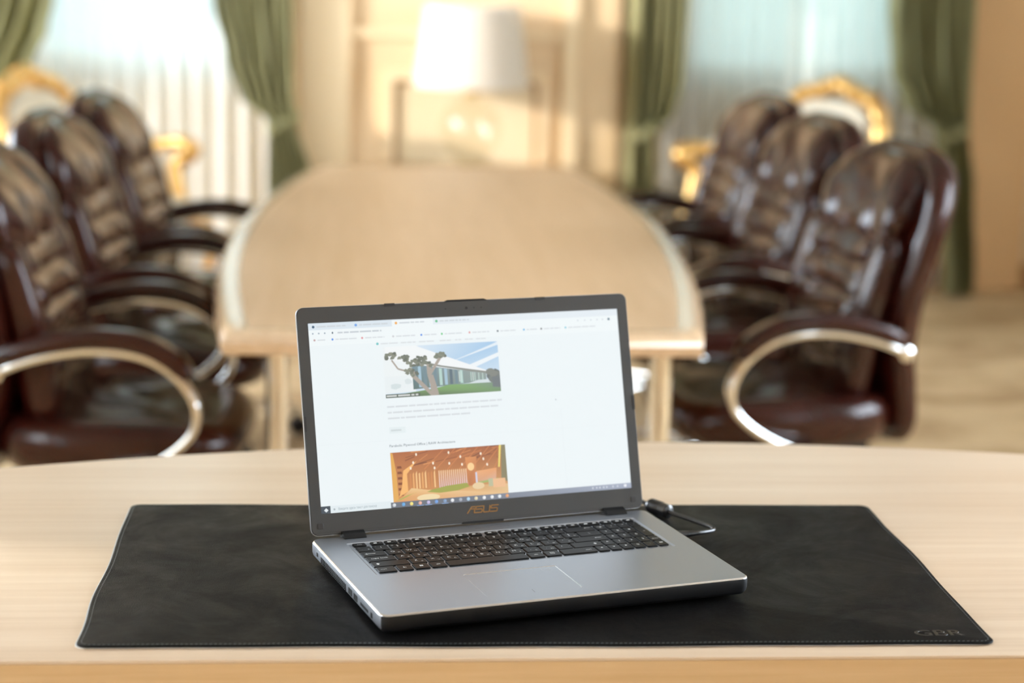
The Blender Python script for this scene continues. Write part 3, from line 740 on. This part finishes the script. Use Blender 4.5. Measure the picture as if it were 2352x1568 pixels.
# ================================================================== POWER CABLE
def to_world(p_): return Matrix.Rotation(LA, 4, 'Z') @ Vector(p_) + LAPLOC
def cable():
    o = to_world((.4135, .205, .009))
    t = empty('power_cable', o, 0, 'black charging cable looping beside the right edge of the laptop', 'cable')
    rel = lambda P: [tuple(Vector(p_) - o) for p_ in P]
    e = Vector((math.cos(LA), math.sin(LA), 0))
    p0 = o + e * .001; p1 = o + e * .024
    tip = smooth_path([tuple(p0), tuple(o + e * .012), tuple(p1)], 8)
    MB().sweep(rel(tip), circ(.0052, 12), [1, 1, 1, 1, .98, .9, .85, .8]).build('plug', 'cable_black', t, True, auto=50)
    for k in range(4):
        a = o + e * (.0245 + k * .0032)
        MB().sweep(rel([a, a + e * .0020]), circ(.0040 - .0003 * k, 12)).build('strain_relief_ring', 'cable_black', t, True, auto=50)
    f1 = Vector((.3625, 2.238, ZM + .0095)); f2 = Vector((.3815, 2.209, ZM + .0092))
    path = [tuple(p1), tuple(o + e * .038), (.4225, 2.1385, ZM + .0075), (.4215, 2.1500, ZM + .0085), (.4030, 2.1800, ZM + .0085), tuple(f2), tuple(f1), (.340, 2.262, ZM + .012), (.28, 2.300, ZM + .004), (.20, 2.36, ZD + .0035), (.17, 2.50, ZD + .0035), (.16, 2.585, ZD + .0035), (.16, 2.613, ZD - .004), (.16, 2.617, ZD - .10), (.16, 2.62, .30), (.2, 2.66, .004), (.3, 2.8, .004)]
    MB().sweep(rel(smooth_path(path, 110)), circ(.0027, 10)).build('cord', 'cable_black', t, True)
    d = (f2 - f1)
    MB().sweep(rel([f1 + d * q_ for q_ in (0, .04, .5, .96, 1)]), circ(.0088, 16), [.9, 1, 1, 1, .8]).build('ferrite_sleeve', 'cable_black', t, True, auto=50)
    for k in range(6):
        a = f1 + d * (.10 + .09 * k)
        MB().sweep(rel([a, a + d * .03]), circ(.0093, 16)).build('sleeve_ridge', 'cable_black', t, True, auto=50)
cable()

# ================================================================== CONFERENCE TABLE
def conference_table():
    t = empty('conference_table', (.24, 4.85, 0), 0, 'long boat-shaped conference table of light wood between two rows of chairs', 'table')
    L, R_ = [], []
    n = 24
    for i in range(n + 1):
        s = i / n; y = 3.40 + (6.32 - 3.40) * s; cx = .20 + .10 * s; hw = .440 + .115 * (1 - (2 * s - 1) ** 2)
        L.append((cx - hw - .24, y - 4.85)); R_.append((cx + hw - .24, y - 4.85))
    poly = R_ + L[::-1]
    slab(MB(), poly, [(.010, ZD - .044), (0, ZD - .040), (0, ZD - .024), (.0505, ZD - .010), (.0505, ZD)]).build('tabletop', 'table_wood', t, auto=25)
    MB().loops([[(x, y, z) for x, y in inset(poly, d)] for d, z in ((.050, ZD - .010), (.0005, ZD - .024), (0, ZD - .022), (.004, ZD - .014), (.014, ZD - .006), (.030, ZD - .0015), (.050, ZD))], False, False).build('edge_molding', 'table_edge', t, True)
    for x, y in ((-.40, -.98), (.40, -.98), (-.28, .9), (.34, .9)):
        lg_ = MB().lathe([(.024, .02), (.024, ZD - .06)], 20, (x, y, 0)).build('leg', 'chrome', t, True, auto=40)
        MB().lathe([(.06, 0), (.06, .012), (.04, .02)], 20, (x, y, 0)).build('foot', 'chrome', lg_, True, auto=40)
        MB().lathe([(.05, ZD - .075), (.07, ZD - .053)], 20, (x, y, 0)).build('leg_plate', 'chrome', lg_, True, auto=40)
    MB().box(-.40, .40, -.99, -.96, ZD - .13, ZD - .06).build('crossbeam', 'chrome', t)
    MB().box(-.28, .34, .88, .91, ZD - .13, ZD - .06).build('crossbeam', 'chrome', t)
conference_table()

# ================================================================== LEATHER OFFICE CHAIRS
def superring(cx, w, t_, z, e, n=44, bow=0.):
    out = []
    for j in range(n):
        a = 2 * pi * j / n; c = math.cos(a); s = math.sin(a)
        y = w / 2 * math.copysign(abs(c) ** (2 / e), c); x = t_ / 2 * math.copysign(abs(s) ** (2 / e), s)
        out.append([cx + x + bow * (y / (w / 2)) ** 2 if w > 0 else cx + x, y, z])
    return out
def leather_chair():
    root = empty('leather_office_chair', (0, 0, 0), 0, 'x', 'chair')
    # outer shell of the back
    st = [(.345, -.235, .20, .03, 0), (.36, -.243, .34, .055, .005), (.41, -.243, .44, .085, .012), (.49, -.232, .48, .095, .018), (.59, -.220, .51, .100, .022), (.70, -.233, .535, .105, .028), (.80, -.258, .552, .108, .032), (.88, -.280, .555, .108, .032), (.94, -.294, .53, .104, .030), (.985, -.300, .46, .09, .022), (1.015, -.300, .35, .06, .014), (1.03, -.298, .20, .022, .006)]
    rings = [superring(r[1], max(r[2], .05), max(r[3], .01), r[0], 3.0, 44, r[4]) for r in crom(st, 40)]
    MB().loops(rings).build('back_shell', 'leather', root, True)
    # tufted lumbar cushion with two side bolsters
    st = [(.455, -.135, .26, .04), (.475, -.133, .40, .08), (.55, -.138, .45, .105), (.65, -.153, .462, .105), (.75, -.177, .468, .100), (.83, -.200, .45, .085), (.855, -.208, .34, .04)]
    rings = []
    for r in crom(st, 60):
        ring = superring(r[1], r[2], r[3], r[0], 3.4, 96, .030)
        for p_ in ring:
            if p_[0] > r[1] - .005:
                y, z = p_[1], p_[2]
                gy = math.exp(-((abs(y) - .172) / .008) ** 2) * 1.5 + sum(math.exp(-((y - c) / .009) ** 2) for c in (-.06, .06)) * .8
                gz = sum(math.exp(-((z - c) / .009) ** 2) for c in (.555, .625, .695, .765)) * (1 if abs(y) < .165 else 0)
                puff = (.004 * abs(math.sin((z - .555) / .07 * pi)) + .0045 * math.sin(y * 52 + 2.2 * math.sin(z * 43)) * math.sin(z * 37 + y * 23)) * (abs(y) < .16)
                p_[0] += puff - .010 * min(1.4, gy + gz)
        rings.append(ring)
    MB().loops(rings).build('back_cushion', 'leather', root, True)
    # gathered head cushion
    st = [(.795, -.195, .24, .03), (.81, -.197, .38, .075), (.86, -.212, .438, .115), (.915, -.232, .442, .118), (.96, -.250, .405, .105), (.992, -.262, .32, .075), (1.010, -.270, .18, .03)]
    rings = []
    for r in crom(st, 36):
        ring = superring(r[1], r[2], r[3], r[0], 2.7, 96, .028)
        for p_ in ring:
            if p_[0] > r[1]:
                k = max(0, 1 - abs(p_[2] - .835) / .10)
                p_[0] += .008 * k * math.sin(p_[1] * 72 + 2 * math.sin(p_[1] * 17)) + .003 * math.sin(p_[1] * 33 + p_[2] * 50)
        rings.append(ring)
    MB().loops(rings).build('head_cushion', 'leather', root, True)
    # seat
    def seat_ring(z, k, w, dep, cx):
        out = []
        for j in range(52):
            a = 2 * pi * j / 52; c = math.cos(a); s = math.sin(a); e = 3.6
            x = dep / 2 * math.copysign(abs(c) ** (2 / e), c); y = w / 2 * math.copysign(abs(s) ** (2 / e), s)
            zz = z - (.030 * max(0, (x / (dep / 2))) ** 3 if k else 0) + (.010 * (1 - (y / (w / 2)) ** 2) if k else 0)
            out.append((cx + x, y, zz))
        return out
    sr = [(.365, 0, .44, .44), (.375, 0, .49, .49), (.41, 0, .52, .52), (.445, 1, .525, .525), (.47, 1, .50, .505), (.482, 1, .44, .45), (.478, 1, .36, .37), (.485, 1, .30, .31), (.488, 1, .12, .14)]
    MB().loops([seat_ring(z, k, w, d, .035) for z, k, w, d in sr]).build('seat', 'leather', root, True)
    MB().box(-.16, .20, -.17, .17, .330, .366).build('seat_plate', 'black_plastic', root)
    arm = [(-.185, .590), (-.11, .620), (0, .640), (.10, .632), (.17, .597), (.212, .540), (.213, .485), (.175, .440), (.11, .400), (.04, .372)]
    for s in (-1, 1):
        y = .285 * s
        pth = smooth_path([(x, y, z) for x, z in arm], 46)
        fr_ = MB().sweep(pth, rsec(.030, .017, .006), up=(0, 1, 0)); 
        # the section's first axis must lie across the arm
        fr_ = MB().sweep(pth, [(b, a) for a, b in rsec(.034, .017, .006)], up=(0, 1, 0)).build('arm_frame', 'chrome', root, True, auto=50)
        pp = smooth_path([(-.18, y, .618), (-.11, y, .645), (0, y, .666), (.10, y, .658), (.165, y, .628), (.205, y, .590)], 30)
        sc = [.45 + .55 * math.sin(pi * min(1, (i + 1) / 5) / 2) if i < 5 else (.45 + .55 * math.sin(pi * min(1, (30 - i) / 5) / 2) if i > 24 else 1) for i in range(30)]
        MB().sweep(pp, [(b, a) for a, b in rsec(.058, .040, .016, 4)], sc, up=(0, 1, 0)).build('arm_pad', 'leather', root, True)
        bo = MB().lathe([(.0, 0), (.017, 0), (.017, .008), (.010, .012), (.0, .012)], 14)
        bo.v = [(-.180 + v[0], y + s * (.010 + v[2]), .592 + v[1]) for v in bo.v]
        bo.build('arm_bolt', 'chrome', root, True, auto=40)
        MB().box(.0, .08, min(y, s * .15), max(y, s * .15), .352, .364).build('arm_bracket', 'chrome', root)
    MB().lathe([(.032, .075), (.032, .20), (.022, .205), (.022, .335)], 18).build('gas_column', 'chrome', root, True, auto=40)
    for k in range(5):
        a = 2 * pi * k / 5 + .3; d = Vector((math.cos(a), math.sin(a), 0))
        lg_ = MB().sweep([tuple(d * r + Vector((0, 0, z))) for r, z in ((.01, .11), (.12, .108), (.24, .095), (.31, .082))], rsec(.05, .03, .008), [1, .95, .8, .6]).build('base_leg', 'chrome', root, True, auto=50)
        c_w = MB()
        for sd in (-1, 1):
            q_ = MB().lathe([(.010, -.010), (.027, -.010), (.029, -.005), (.029, .005), (.027, .010), (.010, .010)], 16)
            n_ = Vector((-d.y, d.x, 0)) * sd * .014
            c_w.add([(d.x * .31 + n_.x + v[0] * d.x + v[2] * -d.y, d.y * .31 + n_.y + v[0] * d.y + v[2] * d.x, .0295 + v[1]) for v in q_.v], q_.f)
        c_w.add(*(lambda b_: (b_.v, b_.f))(MB().lathe([(.008, .03), (.008, .085)], 10, (d.x * .31, d.y * .31, 0))))
        c_w.build('caster', 'black_plastic', lg_, True, auto=40)
    return root
proto = leather_chair()
SPOTS = [  # x, y, heading, label
    (.985, 4.28, pi + .14, 'brown leather chair nearest the desk on the right side of the table'),
    (1.000, 5.10, pi + .13, 'brown leather chair in the middle of the row right of the table'),
    (1.020, 5.90, pi + .10, 'brown leather chair farthest away on the right side of the table'),
    (-.515, 4.05, -.06, 'brown leather chair nearest the desk on the left, its back cut by the frame'),
    (-.500, 4.84, -.10, 'brown leather chair in the middle of the row left of the table'),
    (-.475, 5.58, -.10, 'brown leather chair farthest away on the left side of the table')]
for i, (x, y, a, lab) in enumerate(SPOTS):
    o = proto if i == 0 else copy_tree(proto)
    o.location = (x, y, 0); o.rotation_euler = (0, 0, a); o['label'] = lab; o['group'] = 'leather chairs around the conference table'

# ================================================================== GILDED ARMCHAIRS
def gilt_chair():
    root = empty('gilded_armchair', (0, 0, 0), 0, 'x', 'armchair')
    def pillow(name, zs, cx):
        MB().loops([superring(cx, w, d, z, 3.2, 40) for z, w, d in zs]).build(name, 'cream_fabric', root, True)
    pillow('seat_cushion', [(.40, .50, .46), (.42, .56, .52), (.46, .57, .53), (.49, .53, .49), (.505, .40, .36), (.51, .15, .12)], .02)
    sr = [(.02 + .28 * math.copysign(abs(math.cos(a)) ** .6, math.cos(a)), .30 * math.copysign(abs(math.sin(a)) ** .6, math.sin(a)), .385) for a in [2 * pi * k / 36 for k in range(36)]]
    MB().sweep(sr, rsec(.035, .06, .012), closed=True).build('seat_rail', 'gilt', root, True)
    for x, y in ((.26, .26), (.26, -.26), (-.22, .24), (-.22, -.24)):
        sx = 1 if x > 0 else -1; sy = 1 if y > 0 else -1
        pth = smooth_path([(x, y, .39), (x + .03 * sx, y + .02 * sy, .30), (x + .005 * sx, y, .14), (x + .03 * sx, y + .015 * sy, .02), (x + .035 * sx, y + .02 * sy, .0)], 16)
        MB().sweep(pth, circ(.03, 12), [1.0 - .6 * (i / 15) ** .7 + (.25 if i > 13 else 0) for i in range(16)], up=(0, 1, 0)).build('leg', 'gilt', root, True)
    arch = smooth_path([(-.24, -.27, .40), (-.275, -.29, .60), (-.315, -.30, .80), (-.335, -.23, .90), (-.345, -.10, .935), (-.348, 0, .965), (-.345, .10, .935), (-.335, .23, .90), (-.315, .30, .80), (-.275, .29, .60), (-.24, .27, .40)], 60)
    MB().sweep(arch, circ(.034, 10), [1 + .25 * math.sin(i * .9) ** 2 for i in range(60)], up=(1, 0, 0)).build('back_frame', 'gilt', root, True)
    st = [(.47, -.225, .40, .03), (.50, -.23, .49, .06), (.62, -.262, .52, .075), (.76, -.29, .52, .075), (.86, -.315, .42, .06), (.90, -.325, .26, .03)]
    MB().loops([superring(r[1], r[2], r[3], r[0], 3.0, 40) for r in crom(st, 18)]).build('back_cushion', 'cream_fabric', root, True)
    for s in (-1, 1):
        y = .30 * s
        pth = smooth_path([(-.29, y, .68), (-.12, y * 1.05, .675), (.06, y * 1.08, .685), (.15, y * 1.08, .69), (.185, y * 1.08, .66), (.16, y * 1.08, .635), (.12, y * 1.06, .60), (.14, y * 1.02, .50), (.18, y, .40)], 40)
        MB().sweep(pth, circ(.029, 10), [1 + .5 * math.exp(-((i - 18) / 4) ** 2) for i in range(40)], up=(0, 1, 0)).build('arm', 'gilt', root, True)
        pp = smooth_path([(-.20, y * 1.03, .705), (-.10, y * 1.05, .715), (.0, y * 1.07, .712), (.06, y * 1.08, .706)], 14)
        MB().sweep(pp, circ(.018, 10, .026), [.4 + .6 * math.sin(pi * (i + .6) / 14.2) for i in range(14)], up=(0, 1, 0)).build('arm_pad', 'cream_fabric', root, True)
    return root
g = gilt_chair()
g.location = (1.62, 7.42, 0); g.rotation_euler = (0, 0, pi + .45)
tag(g, 'gilded armchair with cream upholstery in front of the window right of the lamp', 'armchair', 'gilded armchairs by the windows')
g2 = copy_tree(g); g2.location = (-.92, 7.30, 0); g2.rotation_euler = (0, 0, -.30)
tag(g2, 'gilded armchair with cream upholstery in front of the window left of the lamp', 'armchair', 'gilded armchairs by the windows')

# ================================================================== CONSOLE AND LAMP
def console():
    t = empty('console_table', (.50, 7.96, 0), 0, 'low wooden console against the back wall under the lamp', 'console')
    slab(MB(), rrect(-.40, .40, -.25, .22, .02), [(.004, .53), (0, .535), (0, .555), (.006, .565)]).build('top', 'console_wood', t)
    MB().box(-.36, .36, -.21, .20, .42, .53).build('drawer_case', 'console_wood', t)
    for x in (-.18, .18):
        d = MB().box(x - .16, x + .16, -.222, -.21, .435, .52).build('drawer', 'console_wood', t)
        MB().lathe([(.004, 0), (.012, .010), (.010, .018), (0, .020)], 12, (0, 0, 0)).build('knob', 'lamp_brass', d, True)
        k = d.children[0]; k.rotation_euler = (pi / 2, 0, 0); k.location = (x, -.222, .477)
    for x in (-.33, .33):
        for y in (-.18, .17):
            MB().lathe([(.012, 0), (.016, .02), (.022, .30), (.026, .42)], 12, (x, y, 0)).build('leg', 'console_wood', t, True)
console()
def lamp():
    t = empty('table_lamp', (.475, 7.93, .565), 0, 'table lamp with white drum shade and clear glass body', 'lamp')
    MB().loops([[(r * math.cos(2 * pi * j / 64), r * math.sin(2 * pi * j / 64), z) for j in range(64)] for r, z in ((.240, .345), (.195, .675), (.192, .675), (.237, .345), (.240, .345))], False, False).build('lamp_shade', 'shade_fabric', t, True, auto=60)
    body = [(.001, .012), (.050, .014), (.060, .030), (.085, .07), (.118, .13), (.128, .18), (.115, .235), (.075, .275), (.035, .295), (.022, .305)]
    MB().lathe(body, 40).build('glass_body', 'clear_glass', t, True)
    MB().lathe([(.07, 0), (.07, .006), (.055, .012), (.0, .012)], 32).build('lamp_foot', 'lamp_brass', t, True, auto=40)
    MB().lathe([(.0, .305), (.026, .305), (.026, .325), (.014, .335), (.014, .40), (.018, .405), (.018, .44), (.0, .44)], 20).build('socket', 'lamp_brass', t, True, auto=40)
    MB().lathe([(.012, .44), (.014, .455), (.030, .49), (.028, .515), (.012, .53), (.0, .532)], 18).build('bulb', 'white_frame', t, True)
    for a in (0, 2 * pi / 3, 4 * pi / 3):
        MB().sweep([(0, 0, .66), (.194 * math.cos(a), .194 * math.sin(a), .668)], circ(.002, 6)).build('shade_spoke', 'lamp_brass', t)
    MB().lathe([(.002, .42), (.002, .67), (.008, .675), (.0, .685)], 8).build('finial', 'lamp_brass', t)
lamp()

# ================================================================== CURTAINS
def interp(tab, z):
    if z >= tab[0][0]: return tab[0][1]
    for (za, xa), (zb, xb) in zip(tab, tab[1:]):
        if z >= zb:
            u = (z - zb) / (za - zb); u = u * u * (3 - 2 * u); return xb + (xa - xb) * u
    return tab[-1][1]
def cloth(name, m, parent, left, right, y0, folds, amp, z0, z1, nu=90, nv=60, seed=0, thick=.003):
    rnd = random.Random(seed); ph = [rnd.uniform(0, 6.28) for _ in range(4)]
    vs = []; fs = []
    wtop = right[0][1] - left[0][1]
    for j in range(nv + 1):
        z = z1 + (z0 - z1) * j / nv
        a = interp(left, z); b = interp(right, z)
        am = amp * (1.0 + .5 * (1 - min(1, (b - a) / wtop)))
        for i in range(nu + 1):
            u = i / nu
            s = math.sin(2 * pi * folds * u + ph[0] + .8 * math.sin(5 * u + ph[1])) + .35 * math.sin(2 * pi * folds * 2.3 * u + ph[2] + z * .6)
            vs.append((a + (b - a) * u, y0 + am * s, z))
    w_ = nu + 1
    for j in range(nv):
        for i in range(nu): fs.append((j * w_ + i, j * w_ + i + 1, (j + 1) * w_ + i + 1, (j + 1) * w_ + i))
    o = MB().add(vs, fs).build(name, m, parent, True)
    if thick:
        md = o.modifiers.new('thickness', 'SOLIDIFY'); md.thickness = thick
    return o
def drape(label, left, right, y0, folds, tie, seed):
    tx0, tx1, tz = tie
    t = empty('drape', ((tx0 + tx1) / 2, y0, 0), 0, label, 'curtain', 'green drapes at the windows')
    ox = (tx0 + tx1) / 2
    L = [(z, x - ox) for z, x in left]; R_ = [(z, x - ox) for z, x in right]
    cloth('drape_cloth', 'velvet', t, L, R_, 0, folds, .042, .02, 2.95, 110, 80, seed, .004)
    ring = [(.5 * (tx1 - tx0 + .012) * math.cos(2 * pi * k / 28), .066 * math.sin(2 * pi * k / 28), tz + .03 * math.cos(2 * pi * k / 28)) for k in range(28)]
    MB().sweep(ring, rsec(.012, .045, .005), closed=True).build('tieback', 'velvet', t, True)
YD = 8.135
drape('green velvet drape at the far left edge of the photo, swept outward', [(2.95, -1.62), (1.25, -1.62), (.9, -1.75), (.75, -1.78), (.4, -1.82), (0, -1.82)], [(2.95, -1.10), (1.9, -1.14), (1.24, -1.25), (1.10, -1.28), (1.0, -1.33), (.88, -1.40), (.74, -1.60), (.4, -1.55), (0, -1.52)], YD, 5, (-1.77, -1.61, .74), 1)
drape('green velvet drape tied back just left of the lit pilaster', [(2.95, -.80), (1.9, -.68), (1.24, -.60), (1.0, -.55), (.84, -.49), (.73, -.37), (.47, -.38), (0, -.40)], [(2.95, -.25), (1.24, -.27), (.88, -.265), (.73, -.25), (.5, -.19), (0, -.17)], YD, 6, (-.37, -.25, .73), 2)
drape('dark green drape hanging just right of the lamp', [(2.95, 1.12), (1.27, 1.16), (.72, 1.16), (.45, 1.16), (0, 1.14)], [(2.95, 1.62), (1.9, 1.50), (1.27, 1.415), (.95, 1.405), (.80, 1.375), (.71, 1.275), (.45, 1.29), (0, 1.31)], YD, 5, (1.16, 1.275, .71), 3)
drape('green drape tied back at the right-hand window, beside the bare wall', [(2.95, 2.10), (1.9, 2.20), (1.29, 2.28), (1.0, 2.31), (.84, 2.38), (.73, 2.53), (.5, 2.56), (.08, 2.61), (0, 2.61)], [(2.95, 2.66), (1.29, 2.655), (.85, 2.655), (.73, 2.65), (.5, 2.69), (.08, 2.72), (0, 2.72)], YD, 6, (2.53, 2.65, .73), 4)
def sheer_thing(label, a, b, y, m, seed, folds):
    t = empty('sheer_curtain', ((a + b) / 2, y, 0), 0, label, 'curtain', 'sheer curtains at the windows')
    h = (b - a) / 2
    cloth('sheer_cloth', m, t, [(2.95, -h), (0, -h)], [(2.95, h), (0, h)], 0, folds, .022, .02, 2.95, 220, 12, seed, 0)
sheer_thing('white sheer curtain glowing with daylight behind the left armchair', -1.58, -.30, 8.33, 'sheer_white', 11, 13)
sheer_thing('pale sheer curtain over the window behind the right armchair', 1.33, 2.62, 8.33, 'sheer_dense', 12, 14)
def added_sheer(y0, y1, seed, label):  # unseen side sheers, added to keep direct sun off table and desk
    t = empty('sheer_curtain', (X0 + .12, (y0 + y1) / 2, 0), pi / 2, label, 'curtain', 'sheer curtains at the windows')
    h = (y1 - y0) / 2
    cloth('sheer_cloth', 'sheer_diffuser', t, [(3.2, -h), (0, -h)], [(3.2, h), (0, h)], 0, 14, .022, .02, 3.2, 200, 10, seed, 0)
added_sheer(3.85, 5.45, 13, 'unseen sheer added to diffuse the sun at the side window level with the conference table')
added_sheer(-2.6, -1.2, 14, 'unseen sheer added to soften daylight from the side window at the near end of the room')
added_sheer(-.4, 2.1, 15, 'unseen sheer added to keep direct sun off the desk at the side window nearest it')
